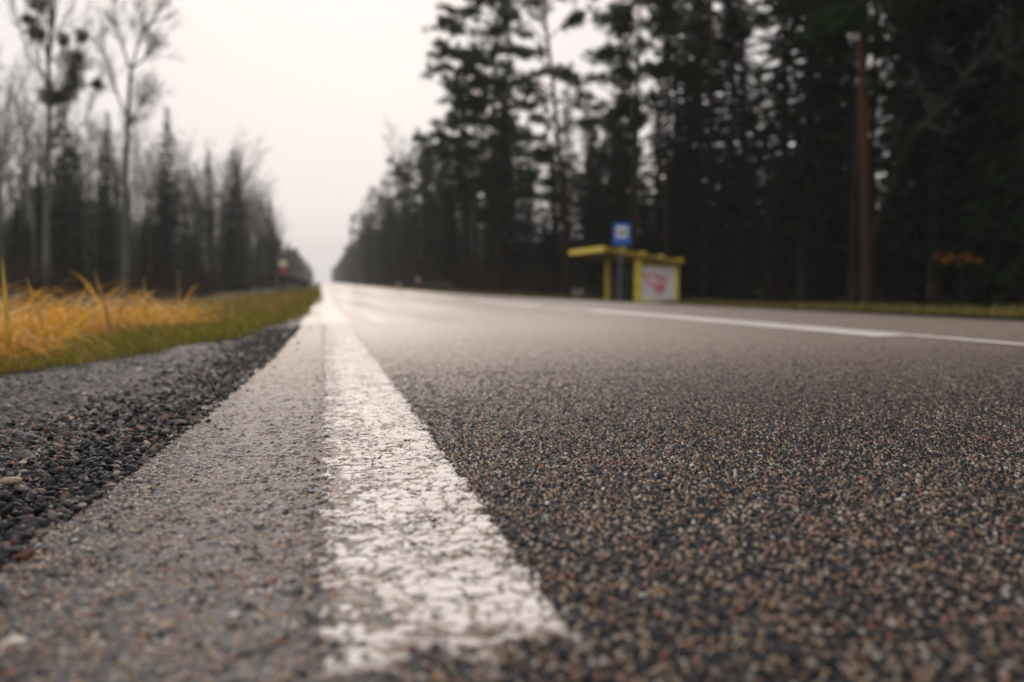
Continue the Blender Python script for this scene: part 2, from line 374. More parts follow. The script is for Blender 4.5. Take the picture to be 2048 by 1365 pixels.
# centre line: one unbroken line on the far side, a broken one on this side
def line_strip(segs, x0, x1):
    Vs, Fs, n = [], [], 0
    for a, b in segs:
        k = max(2, int((b-a)/2.5)+1) if b-a < 40 else 90
        yy = np.linspace(a, b, k) if b-a < 40 else np.geomspace(a, b, k)
        X, Y = np.meshgrid(np.linspace(x0, x1, 3), yy)
        Vs.append(np.stack([X, Y, gz(X, Y)+.005], -1).reshape(-1, 3)); Fs.append(grid_faces(*X.shape)+n); n += X.size
    return np.vstack(Vs), np.vstack(Fs)
segs = []; y = 5.35
while y < 320: segs.append((y, y+6.9)); y += 9.8
Va, Fa = line_strip([(.5, 1150)], 3.44, 3.57); Vb, Fb = line_strip([(-4.5, 2.4)]+segs, 3.20, 3.40)
kind(link('centre_line', mesh_np('centre_line', np.vstack([Va, Vb]), np.vstack([Fa, Fb+len(Va)]), mats=[M_CENTRE], smooth=True)), 'structure')

# bus bay on the far side of the road
by = np.concatenate([np.linspace(-40, 0, 6), np.linspace(2, 66, 60), np.geomspace(70, 1190, 40)])
X = np.stack([np.linspace(6.7, float(bay(y)), 9) for y in by]); Y = np.broadcast_to(by[:, None], X.shape)
kind(link('bus_bay_pavement', mesh_np('bus_bay_pavement', np.stack([X, Y, gz(X, Y)-.002], -1).reshape(-1, 3), grid_faces(*X.shape), mats=[M_BAY], smooth=True)), 'structure')

# gravel shoulder
gy = np.exp(np.linspace(math.log(.6), math.log(16), 900)); k = np.arange(430)
X = edge(gy)[:, None]+.07-gy[:, None]*.0042*k[None]; Y = np.broadcast_to(gy[:, None], X.shape)
okc = (X > -4.2) & (X > verge(Y)-.9); Fn = grid_faces(*X.shape); Fn = Fn[okc.ravel()[Fn].all(1)]
low = np.interp(edge(gy)[:, None]-X, [-.1, 0, .12, .5], [-.03, -.020, -.012, 0])
Vn = np.stack([X, Y, gz(X, Y)-.006+low], -1).reshape(-1, 3)
used = np.unique(Fn); remap = -np.ones(len(Vn), np.int64); remap[used] = np.arange(len(used)); Vn = Vn[used]; Fn = remap[Fn]
kind(link('gravel_shoulder', mesh_np('gravel_shoulder', Vn, Fn, mats=[M_GRAV], smooth=True)), 'structure')
# grassy verges (soil under the blades)
vy = np.concatenate([np.linspace(-20, 2, 6), np.linspace(3, 40, 60), np.geomspace(42, 1190, 60)])
X = np.stack([np.linspace(-7.5, float(verge(y)+wob(y, 2.3, .14)*(y < 16))-.04, 14) for y in vy]); Y = np.broadcast_to(vy[:, None], X.shape)
Zv = gz(X, Y)+.004+.02*np.sin(X*5+Y)*np.clip((-.5-X), 0, 1)
kind(link('grass_verge', mesh_np('grass_verge', np.stack([X, Y, Zv], -1).reshape(-1, 3), grid_faces(*X.shape), mats=[M_VERGE], smooth=True)), 'structure')
X = np.stack([np.linspace(float(bay(y)), float(bay(y))+2.2, 6) for y in by]); Y = np.broadcast_to(by[:, None], X.shape)
kind(link('grass_verge', mesh_np('grass_verge_across', np.stack([X, Y, gz(X, Y)+.03], -1).reshape(-1, 3), grid_faces(*X.shape), mats=[M_VERGE], smooth=True)), 'structure')

# ------------------------------------------------------------------ loose stones
def icos(sub=1):
    import bmesh
    bm = bmesh.new(); bmesh.ops.create_icosphere(bm, subdivisions=sub, radius=1.); bm.verts.ensure_lookup_table()
    V = np.array([v.co[:] for v in bm.verts]); T = np.array([[v.index for v in f.verts] for f in bm.faces]); bm.free(); return V, T
IV, IT = icos(2)
def rock(seed, flat=.65):
    r = np.random.default_rng(seed); V = IV.copy()
    for _ in range(7):
        n = r.normal(size=3); n /= np.linalg.norm(n); d = r.uniform(.45, .85); s = V@n
        V -= np.outer(np.maximum(s-d, 0)*.9, n)
    return V*np.array([1, r.uniform(.6, .95), flat*r.uniform(.7, 1.1)])
ROCKS = [rock(i) for i in range(8)]
def rot_z(a): c, s = np.cos(a), np.sin(a); return np.array([[c, -s, 0], [s, c, 0], [0, 0, 1]])
def scatter_rocks(name, n, seed, place_f, cols, rmin, rmax):
    r = np.random.default_rng(seed); Vs, Cs, Ts = [], [], []; off = 0
    for i in range(n):
        x, y, z = place_f(r); s = rmin*(rmax/rmin)**(r.random()**1.6)
        R = rot_z(r.uniform(0, 6.28)); t = r.normal(0, .3, 2)
        V = ROCKS[r.integers(8)]@R.T*s; V[:, 2] += V[:, 0]*t[0]+V[:, 1]*t[1]
        Vs.append(V+[x, y, z+s*.25]); c = np.array(cols[r.integers(len(cols))])*r.uniform(.7, 1.3)
        Cs.append(np.broadcast_to(c, V.shape)); Ts.append(IT+off); off += len(V)
    return link(name, mesh_np(name, np.vstack(Vs), tris=np.vstack(Ts), mats=[M_ROCK], col=np.vstack(Cs)))
DK = [(.010, .012, .015)]*9+[(.022, .024, .029)]*7+[(.05, .05, .055)]*3+[(.11, .095, .085), (.16, .13, .105), (.26, .21, .165), (.15, .075, .05)]
def pl_grav(r):
    y = .75*(9/.75)**(r.random()**.8); e = float(edge(y)); wdt = min(.62*y+.12, e-float(verge(y))+.15)
    x = e+.035-wdt*r.random()**1.2+(abs(r.normal(0, .06)) if r.random() < .035 else 0); return x, y, float(gz(x, y))-(.014 if x < e-.02 else .001)
kind(scatter_rocks('gravel', 26000, 3, pl_grav, DK, .0035, .0145), 'stuff')

def single_stone(name, px, py, Yd, size, c, label, seed, rough_axes=(1, .6, .5), rot=0.):
    p = P(px, py, Yd); V = (IV*np.array(rough_axes) if seed is None else rock(seed, .7)*np.array(rough_axes))@rot_z(rot).T*size
    o = link(name, mesh_np(name, V, tris=IT, mats=[simple(name+'_mat', c, .45, .2, 300)], smooth=seed is None))
    o.location = (p[0], p[1], p[2]); return tag(o, label, 'pebble')
def on_ground(px, py, dz=0.):   # distance at which a photo pixel meets the ground
    d = FWD*FPX+RGT*(px-1024)-UPV*(py-682.5); lo, hi = .2, 60.
    for _ in range(60):
        m = (lo+hi)/2; q = np.array([0, 0, CAMZ])+d*(m/d[1])
        if q[2] > gz(q[0], q[1])+dz: lo = m
        else: hi = m
    return lo
for (px, py, sz, c, lab, seed, ax, rot) in [
    (22, 962, .021, (.30, .24, .155), 'smooth oblong beige pebble lying on the dark gravel at the frame edge', None, (1, .45, .36), .25),
    (134, 1032, .0085, (.46, .37, .28), 'small cream stone with a dark hollow under it at the broken asphalt edge', 21, (1, .8, .8), .2),
    (46, 925, .0085, (.45, .36, .27), 'pale angular stone in the black gravel beside the orange pebble', 22, (1, .7, .8), .6),
    (26, 926, .0052, (.42, .15, .03), 'tiny bright orange pebble in the black gravel', 23, (1, .9, .9), 0),
    (30, 1284, .0125, (.52, .47, .40), 'largest blurred whitish stone in the lower corner of the asphalt', 24, (1, .8, .55), .4),
    (470, 1230, .008, (.66, .62, .60), 'rounded white stone set in the grey asphalt left of the edge line', 25, (1, .9, .7), .1),
    (1800, 1000, .0085, (.5, .47, .45), 'single light grey stone on the coarse dark asphalt', 26, (1, .7, .6), -.3)]:
    yd = on_ground(px, py); single_stone('pebble', px, py, yd, sz, c, lab, seed, ax, rot)

# ------------------------------------------------------------------ grass
def blades(name, x, y, z, length, width, lean, curl, az, cols, segs, jit=.25, seed=0, kind_='stuff'):
    r = np.random.default_rng(seed); n = len(x); s = np.linspace(0, 1, segs+1)
    th = lean[:, None]+curl[:, None]*s[None]                    # angle from vertical along the blade
    step = (length/segs)[:, None]
    hx = np.concatenate([np.zeros((n, 1)), np.cumsum(np.sin(th[:, :-1])*step, 1)], 1)
    hz = np.concatenate([np.zeros((n, 1)), np.cumsum(np.cos(th[:, :-1])*step, 1)], 1)
    cxx, syy = np.cos(az)[:, None], np.sin(az)[:, None]
    wv = width[:, None]*.5*(1-s[None]**2*.95); wa = az+math.pi/2+r.normal(0, .6, n)
    C = np.stack([x[:, None]+hx*cxx, y[:, None]+hx*syy, np.maximum(z[:, None]+hz, z[:, None]+.006)], -1)
    D = np.stack([np.cos(wa)[:, None]*wv, np.sin(wa)[:, None]*wv, np.zeros_like(wv)], -1)
    V = np.stack([C-D, C+D], 2).reshape(-1, 3); m = segs+1
    i = (np.arange(n)*m*2)[:, None]+(np.arange(segs)*2)[None]
    q = np.stack([i, i+1, i+3, i+2], -1).reshape(-1, 4)
    cols = np.asarray(cols); c = cols[r.integers(len(cols), size=n)]*r.uniform(1-jit, 1+jit, (n, 1))
    col = np.repeat(c, m*2, 0)
    return kind(link(name, mesh_np(name, V, q, mats=[M_COL], col=col, smooth=True)), kind_)
r = np.random.default_rng(5)
# green and straw blades of the left verge
n = 90000; yy = 3.2*(75/3.2)**(r.random(n)**.8); off = r.random(n)**1.3
xx = verge(yy)+.05-off*np.minimum(5.0, .25*yy+1.0)+r.normal(0, .05, n)+wob(yy, 2.3, .14)+wob(yy, 9, .07)
tuft = np.sin(xx*5.3+np.sin(yy*3.1)*2)+np.sin(yy*4.7+xx*2.2)
keep = (tuft > -1.0+r.random(n)*1.2); xx, yy = xx[keep], yy[keep]; n = len(xx)
G1 = [(.07, .11, .012), (.11, .15, .018), (.17, .17, .02), (.04, .075, .012), (.26, .20, .035), (.38, .26, .07), (.42, .27, .09), (.20, .19, .02)]
blades('grass', xx, yy, gz(xx, yy)-.005, r.uniform(.04, .13, n)*np.interp(yy, [3, 6, 12, 40], [.6, .85, 1.1, 1.6]), r.uniform(.003, .006, n)*np.interp(yy, [3, 15, 60], [1, 1.6, 4]),
       r.uniform(0, .7, n), r.uniform(.2, 1.4, n), r.uniform(0, 6.28, n), G1, 3, seed=6)
n = 26000; yy = r.uniform(3.4, 10, n); xx = verge(yy)+wob(yy, 2.3, .14)+.06-r.random(n)**1.5*1.1+r.normal(0, .04, n)
blades('grass', xx, yy, gz(xx, yy)-.008, r.uniform(.02, .085, n), r.uniform(.0025, .005, n), r.uniform(0, .9, n), r.uniform(.2, 1.6, n), r.uniform(0, 6.28, n), G1, 3, seed=7)
# long lodged straw-coloured grass: two heaps and a thin scatter between
def heap(n, seed, x0, x1, y0, y1, lmin, lmax):
    r = np.random.default_rng(seed); ncl = max(6, n//14)
    cx_, cy_ = r.uniform(x0, x1, ncl), r.uniform(y0, y1, ncl); c = r.integers(ncl, size=n); azc = r.uniform(0, 6.28, ncl)
    x, y = cx_[c]+r.normal(0, .12, n), cy_[c]+r.normal(0, .16, n)
    return x, y, r.uniform(lmin, lmax, n), azc[c]+r.normal(0, .8, n)
parts_ = [heap(3000, 11, -3.0, -1.85, 5.4, 7.2, .40, .80), heap(3000, 12, -3.6, -1.95, 7.4, 9.6, .45, .85), heap(1100, 13, -2.7, -1.35, 9.2, 11.2, .40, .75),
          heap(500, 14, -2.3, -1.7, 5.0, 6.0, .25, .5)]
x = np.concatenate([p[0] for p in parts_]); y = np.concatenate([p[1] for p in parts_]); L = np.concatenate([p[2] for p in parts_]); az = np.concatenate([p[3] for p in parts_]); n = len(x); L = L*1.4
r = np.random.default_rng(15)
DRY = [(.86, .48, .07), (.78, .38, .03), (.86, .56, .16), (.64, .31, .02), (.85, .62, .30), (.48, .24, .03), (.84, .46, .03), (.88, .56, .10)]
blades('dry_grass', x, y, gz(x, y)-.01, L, r.uniform(.006, .024, n), r.uniform(.45, 1.5, n), r.uniform(1.0, 2.9, n), az, DRY, 10, seed=16)
# a few reed leaves stand up out of the heaps: countable, each its own thing
def reed_leaf(px, py_tip, px_base, Yd, width, label, c, curve=0.):
    b = P(px_base, 600, Yd); t = P(px, py_tip, Yd); z0 = float(gz(b[0], Yd)); s = np.linspace(0, 1, 9)[:, None]
    c0 = np.array([b[0], Yd, z0]); path = c0+(t-c0)*s; path[:, 2] += (np.sin(s[:, 0]*math.pi)*curve); wv = width*.5*(1-s[:, 0]**2.2*.93)
    D = np.stack([wv, wv*.25, np.zeros(9)], -1); D2 = np.stack([np.zeros(9), np.full(9, .0012), np.zeros(9)], -1)
    V = np.concatenate([path-D, path+D2, path+D, path-D2], 0); q = []
    for i in range(8):
        for a in range(4): b2 = (a+1) % 4; q.append((a*9+i, b2*9+i, b2*9+i+1, a*9+i+1))
    o = link('reed_leaf', mesh_np('reed_leaf', V, q, mats=[simple('reed_'+str(px), c, .55, .2, 20)], smooth=True)); return tag(o, label, 'reed')
reed_leaf(4, 515, 18, 5.6, .030, 'yellow upright reed leaf at the frame edge, tallest in the dry grass', (.55, .36, .04))
reed_leaf(52, 553, 105, 6.0, .024, 'straight orange reed leaf slanting left above the dry grass', (.52, .30, .07))
reed_leaf(186, 540, 222, 8.0, .028, 'bent brown reed leaf leaning left between the two dry grass heaps', (.34, .20, .06), .06)
reed_leaf(357, 540, 356, 9.6, .014, 'thin pale upright stalk at the end of the dry grass', (.45, .30, .14))
reed_leaf(288, 552, 292, 9.2, .022, 'short golden reed blade standing over the second dry heap', (.55, .34, .06))
# sparse dry tufts further on and on the other verge
r = np.random.default_rng(18); n = 9000; y = 12*(90/12)**r.random(n); x = verge(y)-.3-r.random(n)*np.interp(y, [12, 30, 90], [2.5, 4.5, 6])
blades('dry_grass', x, y, gz(x, y)-.01, r.uniform(.15, .4, n), np.interp(y, [12, 90], [.012, .045]), r.uniform(.1, .7, n), r.uniform(.4, 1.6, n), r.uniform(0, 6.28, n),
       [(.30, .20, .06), (.42, .28, .10), (.12, .11, .02), (.20, .16, .04)], 4, seed=19)
n = 22000; y = np.concatenate([r.uniform(8, 66, n), 66*(350/66)**r.random(n//3)]); n = len(y); x = bay(y)+.05+r.random(n)**1.4*1.9; k_ = ~((y > 37) & (y < 47.5) & (x > 11.5)); x, y = x[k_], y[k_]; n = len(x)
blades('grass', x, y, gz(x, y)+.02, r.uniform(.06, .26, n), np.interp(y, [8, 60, 350], [.012, .03, .1]), r.uniform(0, .6, n), r.uniform(.3, 1.3, n), r.uniform(0, 6.28, n),
       [(.10, .11, .02), (.17, .15, .03), (.28, .21, .07), (.36, .25, .09), (.06, .08, .015)], 3, seed=21)

# ------------------------------------------------------------------ trees
def bark(name, c, c2, scale=6., up=None):
    n = NT(name, .85, .2); p = n.pos(); f = n.noise(n.vmath('MULTIPLY', p, (scale, scale, scale*.25)), 1.5, 5, .65)
    col = n.ramp(f, [(.32, c), (.68, c2)])
    if up is not None:
        z = n.sep(p)[2]; col = n.mix(n.mr(n.math('MULTIPLY_ADD', f, 2.5, z), up[0], up[1]), col, n.ramp(f, [(.3, up[2]), (.7, up[3])]))
    n.base(col); n.bump(f, .6, .03); return n.m
def needles(name, a, b):
    n = NT(name, .8, .04); i = n.node('ShaderNodeObjectInfo').outputs['Random']
    f = n.noise(n.pos(), 1.3, 3); n.base(n.mix(n.math('MULTIPLY_ADD', i, .5, n.mr(f, .35, .65, 0, .5)), a, b)); return n.m
B_PINE = bark('pine_bark', (.012, .009, .007), (.036, .024, .018), up=(10.5, 15., (.08, .036, .016), (.18, .085, .040)))
B_ORANGE = bark('orange_pine_bark', (.020, .014, .011), (.055, .036, .026), up=(3.6, 6., (.05, .022, .008), (.105, .048, .018)))
B_SPR = bark('spruce_bark', (.012, .010, .008), (.038, .029, .023))
B_GREY = bark('grey_green_bark', (.06, .066, .052), (.16, .168, .13))
B_TWIG = bark('bare_twigs', (.032, .033, .029), (.078, .080, .070))
B_BUSH = bark('red_brown_twigs', (.026, .016, .012), (.065, .038, .028))
N_PINE = needles('pine_needles', (.010, .030, .012), (.034, .070, .022))
N_SPR = needles('spruce_needles', (.004, .014, .007), (.013, .033, .015))
N_MIST = needles('mistletoe_leaves', (.028, .042, .008), (.075, .085, .014))
N_ORANGE = needles('beech_leaves', (.30, .13, .03), (.42, .2, .05))

def sprays(mb, C, D, ln, wd, m, r, droop=0.):
    """thin leaf-shaped faces: from C along D"""
    n = len(C); up = r.normal(size=(n, 3)); S = np.cross(D, up); S /= np.linalg.norm(S, axis=1)[:, None]+1e-9
    ln = np.broadcast_to(ln, (n,))[:, None]; wd = np.broadcast_to(wd, (n,))[:, None]
    mid = C+D*ln*.45; mid[:, 2] -= droop*ln[:, 0]*.3; tip = C+D*ln; tip[:, 2] -= droop*ln[:, 0]
    V = np.stack([C, mid-S*wd*.5, tip, mid+S*wd*.5], 1).reshape(-1, 3)
    mb.add(V, np.arange(n*4).reshape(-1, 4), m=m)
def unit(v): return v/(np.linalg.norm(v, axis=-1, keepdims=True)+1e-9)

def make_spruce(seed, h, rad, low=.4, dens=1.):
    r = np.random.default_rng(seed); tr = MB(); z = np.linspace(-.4, h, 14)
    wob = np.cumsum(r.normal(0, .03, (14, 2)), 0); pts = np.column_stack([wob, z]); tr.tube(pts, np.linspace(.018*h*.55+.05, .012, 14), 7)
    cr = MB(); zz = low
    while zz < h-.15:
        f = (zz-low)/(h-low); L0 = rad*(1-f)**.85*r.uniform(.75, 1.1)*min(1, .55+f*3.); nb = r.integers(5, 8)
        a0 = r.uniform(0, 6.28)
        for k in range(nb):
            a = a0+k*6.28/nb+r.normal(0, .25); L = max(L0*r.uniform(.6, 1.15), .12)
            tilt = np.interp(f, [0, .6, 1], [-.25, .0, .7])+r.normal(0, .1); s = np.linspace(0, 1, 5)
            c = np.array([np.interp(zz, z, pts[:, 0]), np.interp(zz, z, pts[:, 1]), zz])
            path = np.stack([c[0]+np.cos(a)*L*s, c[1]+np.sin(a)*L*s, c[2]+L*(tilt*s-.28*s*s+.16*s**4)], -1)
            cr.tube(path, np.linspace(.012+.008*L, .004, 5), 3, 0, False)
            m = max(6, int(L*26*dens)); t = r.random(m)**.75; C = np.stack([np.interp(t, s, path[:, i]) for i in range(3)], -1)
            side = np.where(r.random(m) < .5, 1, -1)*r.uniform(.4, 1.2, m); aa = a+side
            D = unit(np.stack([np.cos(aa), np.sin(aa), r.normal(-.25, .3, m)], -1))
            sprays(cr, C, D, r.uniform(.20, .46, m)*(.6+.4*(1-t)), r.uniform(.06, .12, m), 1, r, .35)
        zz += r.uniform(.26, .42)*(1+.25*(1-f))
    return tr.mesh('spruce_trunk', [B_SPR], True), cr.mesh('spruce_crown', [B_SPR, N_SPR])

def make_pine(seed, h, crown_from, spread, nl=34, trunk=None, r0=.17, cl=30, one_side=0., bk=None):
    r = np.random.default_rng(seed); tr = MB()
    if trunk is None:
        z = np.linspace(-.4, h, 14); wob = np.cumsum(r.normal(0, .05, (14, 2)), 0); trunk = np.column_stack([wob-wob[0], z])
    z = trunk[:, 2]; tr.tube(trunk, np.linspace(r0, .03, len(trunk)), 8)
    for zz in r.uniform(1.5, crown_from, 9):      # dead stubs below the crown
        a = r.uniform(0, 6.28); c = np.array([np.interp(zz, z, trunk[:, 0]), np.interp(zz, z, trunk[:, 1]), zz]); L = r.uniform(.3, 1.6)
        tr.tube([c, c+[math.cos(a)*L*.6, math.sin(a)*L*.6, .05], c+[math.cos(a)*L, math.sin(a)*L, -.05*L]], [.02, .012, .004], 3)
    cr = MB(); top = z.max()
    for i in range(nl):
        zz = crown_from+(top-crown_from)*((i+r.random())/nl)**.9; f = (zz-crown_from)/(top-crown_from)
        a = r.uniform(0, 6.28) if r.random() > abs(one_side) else (math.pi if one_side > 0 else 0)+r.normal(0, .9)
        L = spread*(np.interp(f, [0, .25, .7, 1], [.75, 1., .8, .25]))*r.uniform(.55, 1.2)
        c = np.array([np.interp(zz, z, trunk[:, 0]), np.interp(zz, z, trunk[:, 1]), zz]); s = np.linspace(0, 1, 6)
        bend = r.normal(0, .35); rise = np.interp(f, [0, 1], [-.05, .55])+r.normal(0, .18)
        path = np.stack([c[0]+np.cos(a+bend*s)*L*s, c[1]+np.sin(a+bend*s)*L*s, c[2]+L*(rise*s+.12*np.sin(s*3))], -1)
        cr.tube(path, np.linspace(.018+.012*L, .008, 6), 4, 0, False)
        nt_ = int(6+L*4.2)
        for t in np.clip(r.normal(.72, .25, nt_), .2, 1.02):
            q = np.array([np.interp(t, s, path[:, k]) for k in range(3)]); aa = a+r.normal(0, 1.); l2 = r.uniform(.2, .9)
            e = q+np.array([math.cos(aa)*l2, math.sin(aa)*l2, r.normal(.12, .2)])
            cr.tube([q, (q+e)/2+[0, 0, -.03], e], [.012, .008, .004], 3, 0, False)
            m = cl; tq = r.random(m)[:, None]; C = q+(e-q)*(.35+.65*tq)+r.normal(0, .07, (m, 3)); D = unit(r.normal(size=(m, 3))+[0, 0, .5]+.5*(e-q))
            sprays(cr, C, D, r.uniform(.15, .34, m), r.uniform(.045, .085, m), 1, r)
    return tr.mesh('pine_trunk', [bk or B_PINE], True), cr.mesh('pine_crown', [B_PINE, N_PINE])

def grow(mb, r, p, d, L, rad, lev, maxlev, nch, up, ang, k):
    n = 6 if lev == 0 else (4 if lev == 1 else 3); pts = [p]; d = d/np.linalg.norm(d)
    for i in range(n):
        d = d+r.normal(0, .10+.05*lev, 3)+[0, 0, up*(.3 if lev else .05)]; d /= np.linalg.norm(d); pts.append(pts[-1]+d*L/n)
    pts = np.array(pts); rads = np.linspace(rad, rad*.3 if lev < maxlev else rad*.4, n+1); mb.tube(pts, rads, k[lev], 0, False)
    if lev >= maxlev: return
    for j in range(nch[lev]):
        t = r.uniform(.30, 1.) if lev else r.uniform(.0, 1.)**.8; idx = t*n; i = min(int(idx), n-1); q = pts[i]+(pts[i+1]-pts[i])*(idx-i)
        dd = pts[i+1]-pts[i]; dd /= np.linalg.norm(dd); a = r.normal(size=3); a -= dd*(a@dd); a /= np.linalg.norm(a); th = ang*r.uniform(.6, 1.3)
        grow(mb, r, q, dd*math.cos(th)+a*math.sin(th), L*r.uniform(.28, .55)*(1.1-.5*t), max(np.interp(idx, range(n+1), rads)*.5, .0105), lev+1, maxlev, nch, up, ang, k)
def make_bare(seed, h, first, r0, spread_ang=.6, nch=(13, 7, 5), trunk=None, crown_len=None):
    r = np.random.default_rng(seed); tr = MB()
    if trunk is None:
        z = np.linspace(-.4, h*first, 9); wob = np.cumsum(r.normal(0, .05, (9, 2)), 0); trunk = np.column_stack([wob-wob[0], z])
    tr.tube(trunk, np.linspace(r0, r0*.62, len(trunk)), 7)
    cr = MB(); top = trunk[-1]; d = trunk[-1]-trunk[-2]
    grow(cr, r, top-[0, 0, .05], d, crown_len or h*(1-first), r0*.6, 0, 3, nch, .5, spread_ang, (6, 4, 3, 3))
    for i in range(5):       # small side branches on the bare stem
        t = r.uniform(.45, .98); q = np.array([np.interp(t, np.linspace(0, 1, len(trunk)), trunk[:, k]) for k in range(3)]); a = r.uniform(0, 6.28)
        grow(cr, r, q, np.array([math.cos(a), math.sin(a), .9]), r.uniform(1., 2.6), .03, 1, 3, nch, .4, .6, (6, 4, 3, 3))
    return tr.mesh('bare_trunk', [B_GREY], True), cr.mesh('bare_crown', [B_TWIG])
def make_bush(seed, h, wdt, stems=26):
    r = np.random.default_rng(seed); mb = MB()
    for i in range(stems):
        a = r.uniform(0, 6.28); q = np.array([r.normal(0, wdt*.3), r.normal(0, wdt*.3), -.1]); lean = r.uniform(0, .5)
        grow(mb, r, q, np.array([math.cos(a)*lean, math.sin(a)*lean, 1.]), h*r.uniform(.5, 1.), .014, 1, 3, (0, 7, 4), .3, .5, (4, 4, 3, 3))
    return mb.mesh('shrub', [B_BUSH])

PROTO = {'spruce': [make_spruce(s, h, rd, lw) for s, h, rd, lw in ((1, 17, 2.5, .8), (2, 13, 2.2, .4), (3, 21, 2.9, 2.), (4, 8, 1.8, .2))],
         'pine': [make_pine(s, h, cf, sp) for s, h, cf, sp in ((11, 23, 11, 2.6), (12, 21, 8, 3.0), (13, 25, 13, 2.6), (14, 19, 5, 3.2))],
         'bare': [make_bare(s, h, fi, r0) for s, h, fi, r0 in ((21, 17, .45, .13), (22, 15, .5, .10), (23, 19, .4, .15), (24, 14, .55, .08))],
         'pole': [make_bare(s, h, .62, r0, .45, (12, 7, 4)) for s, h, r0 in ((31, 16, .09), (32, 14, .075), (33, 17, .10))]}
BUSH = [make_bush(41, 2.2, 1.2), make_bush(42, 1.6, 1.5), make_bush(43, 2.9, 1.0)]
def tree(name, meshes, loc, label, group=None, rz=0., s=1.):
    o = empty(name, loc, label, 'tree', group); o.rotation_euler = (0, 0, rz); o.scale = (s, s, s)
    link('trunk', meshes[0], o); link('crown', meshes[1], o); return o
LAB = {'spruce': ('spruce_tree', 'dark green spruce in the dense wood {}', 'spruces in the wood {}'),
       'pine': ('pine_tree', 'tall pine with a bare trunk in the dense wood {}', 'pines in the wood {}'),
       'bare': ('bare_tree', 'leafless grey tree in the dense wood {}', 'leafless trees in the wood {}'),
       'pole': ('aspen_tree', 'slender leafless pole-like tree in the dense wood {}', 'slender leafless trees in the wood {}')}
def put_tree(k, x, y, side, r, s=None, v=None):
    nm, lab, grp = LAB[k]; v = int(r.integers(len(PROTO[k]))) if v is None else v
    return tree(nm, PROTO[k][v], (x, y, float(gz(x, y))-.03), lab.format(side), grp.format(side), r.uniform(0, 6.28), s or r.uniform(.85, 1.15))

# ---- the trees that stand out, each placed by where it stands
LEFT, RIGHT = 'left of the road', 'right of the road'
TAKEN = []
def spot(px, Y): p = P(px, 590, Y); TAKEN.append((p[0], Y)); return np.array([p[0], Y, float(gz(p[0], Y))])
# mistletoe tree
Yd = 58.; b = spot(92, Yd); tp = np.array([P(*q, Yd) for q in ((92, 600), (93, 480), (96, 330), (100, 215))])-b; tp[0, 2] = -.4
mt = make_bare(51, 0, 0, .22, .36, (22, 9, 6), tp, 13.5)
o = tree('mistletoe_tree', mt, tuple(b), 'tall leafless tree with round green mistletoe clumps at the frame edge')
for i, (px, py, rr) in enumerate([(75, 6, 14), (72, 66, 15), (127, 80, 9), (165, 72, 10), (148, 125, 23), (146, 163, 16), (138, 186, 13), (194, 170, 8), (97, 195, 15), (116, 197, 9), (57, 40, 8)]):
    r = np.random.default_rng(60+i); c = P(px, py, Yd+r.normal(0, .4))-b; R = rr/FPX*Yd*1.05; m = int(230+rr*rr*1.5); D = unit(r.normal(size=(m, 3))); C = c+D*R*(.25+.9*r.random((m, 1))**.8)*(1+.25*np.sin(D[:, :1]*4+i)+.2*np.sin(D[:, 2:]*5+2*i))*np.array([1, 1, .85])
    j = P(95+(px-95)*.12, min(py+95+abs(px-95)*.5, 300), Yd)-b; mid = (j+c)/2+[(c[0]-j[0])*.22, 0, -.2]; tw = MB(); tw.tube([j, mid, c, c+(c-mid)*.9+[0, 0, .8]], [.05, .04, .028, .01], 4)
    for q in range(7): tw_d = unit(c-mid+r.normal(0, .6, 3)); grow(tw, r, mid+(c-mid)*r.random(), tw_d, r.uniform(.9, 2.2), .018, 1, 3, (0, 5, 4), .4, .5, (5, 4, 3, 3))
    tw.obj('branch', [B_TWIG], o)
    mb = MB(); sprays(mb, C, unit(D+r.normal(0, .6, (m, 3))), .22, .06, 0, r); mb.tube([c+[0, 0, -R], c, c+[0, 0, R*.8]], [.02, .02, .01], 5, 0); mb.obj('mistletoe', [N_MIST], o)
# forked tree
Yd = 62.; b = spot(250, Yd); tp = np.array([P(*q, Yd) for q in ((250, 600), (250, 450), (252, 330), (256, 220), (262, 140))])-b; tp[0, 2] = -.4
r = np.random.default_rng(70); tr = MB(); tr.tube(tp, np.linspace(.20, .10, 5), 8); cr = MB()
for pts in ([(262, 142), (245, 95), (232, 45), (226, 5), (222, -60)], [(262, 142), (276, 90), (287, 60), (283, 10), (280, -60)], [(287, 62), (306, 40), (322, 5), (330, -40)], [(264, 138), (288, 118), (306, 95)],
            [(252, 235), (232, 180), (214, 120), (200, 70)], [(253, 250), (275, 225), (290, 200)]):
    q = np.array([P(*a, Yd+r.normal(0, .2)) for a in pts])-b; cr.tube(q, np.linspace(.075, .02, len(q)), 5, 0, False)
    for i in range(24):
        t = r.uniform(.2, 1)*(len(q)-1); k = min(int(t), len(q)-2); s0 = q[k]+(q[k+1]-q[k])*(t-k); dd = unit(q[k+1]-q[k])+r.normal(0, .45, 3)
        grow(cr, r, s0, dd, r.uniform(.9, 2.2), .02, 1, 3, (0, 6, 4), .4, .55, (6, 4, 3, 3))
for i in range(60):  # matted twigs where the stem divides
    a = r.normal(size=3); q = P(266, 243, Yd)-b+r.normal(0, .12, 3); cr.tube([q, q+unit(a)*r.uniform(.2, .55)], [.014, .006], 3, 0, False)
tree('forked_tree', (tr.mesh('forked_trunk', [B_GREY], True), cr.mesh('forked_crown', [B_TWIG])), tuple(b), 'leafless tree with a Y-shaped fork against the sky and a dark twig clump below it')
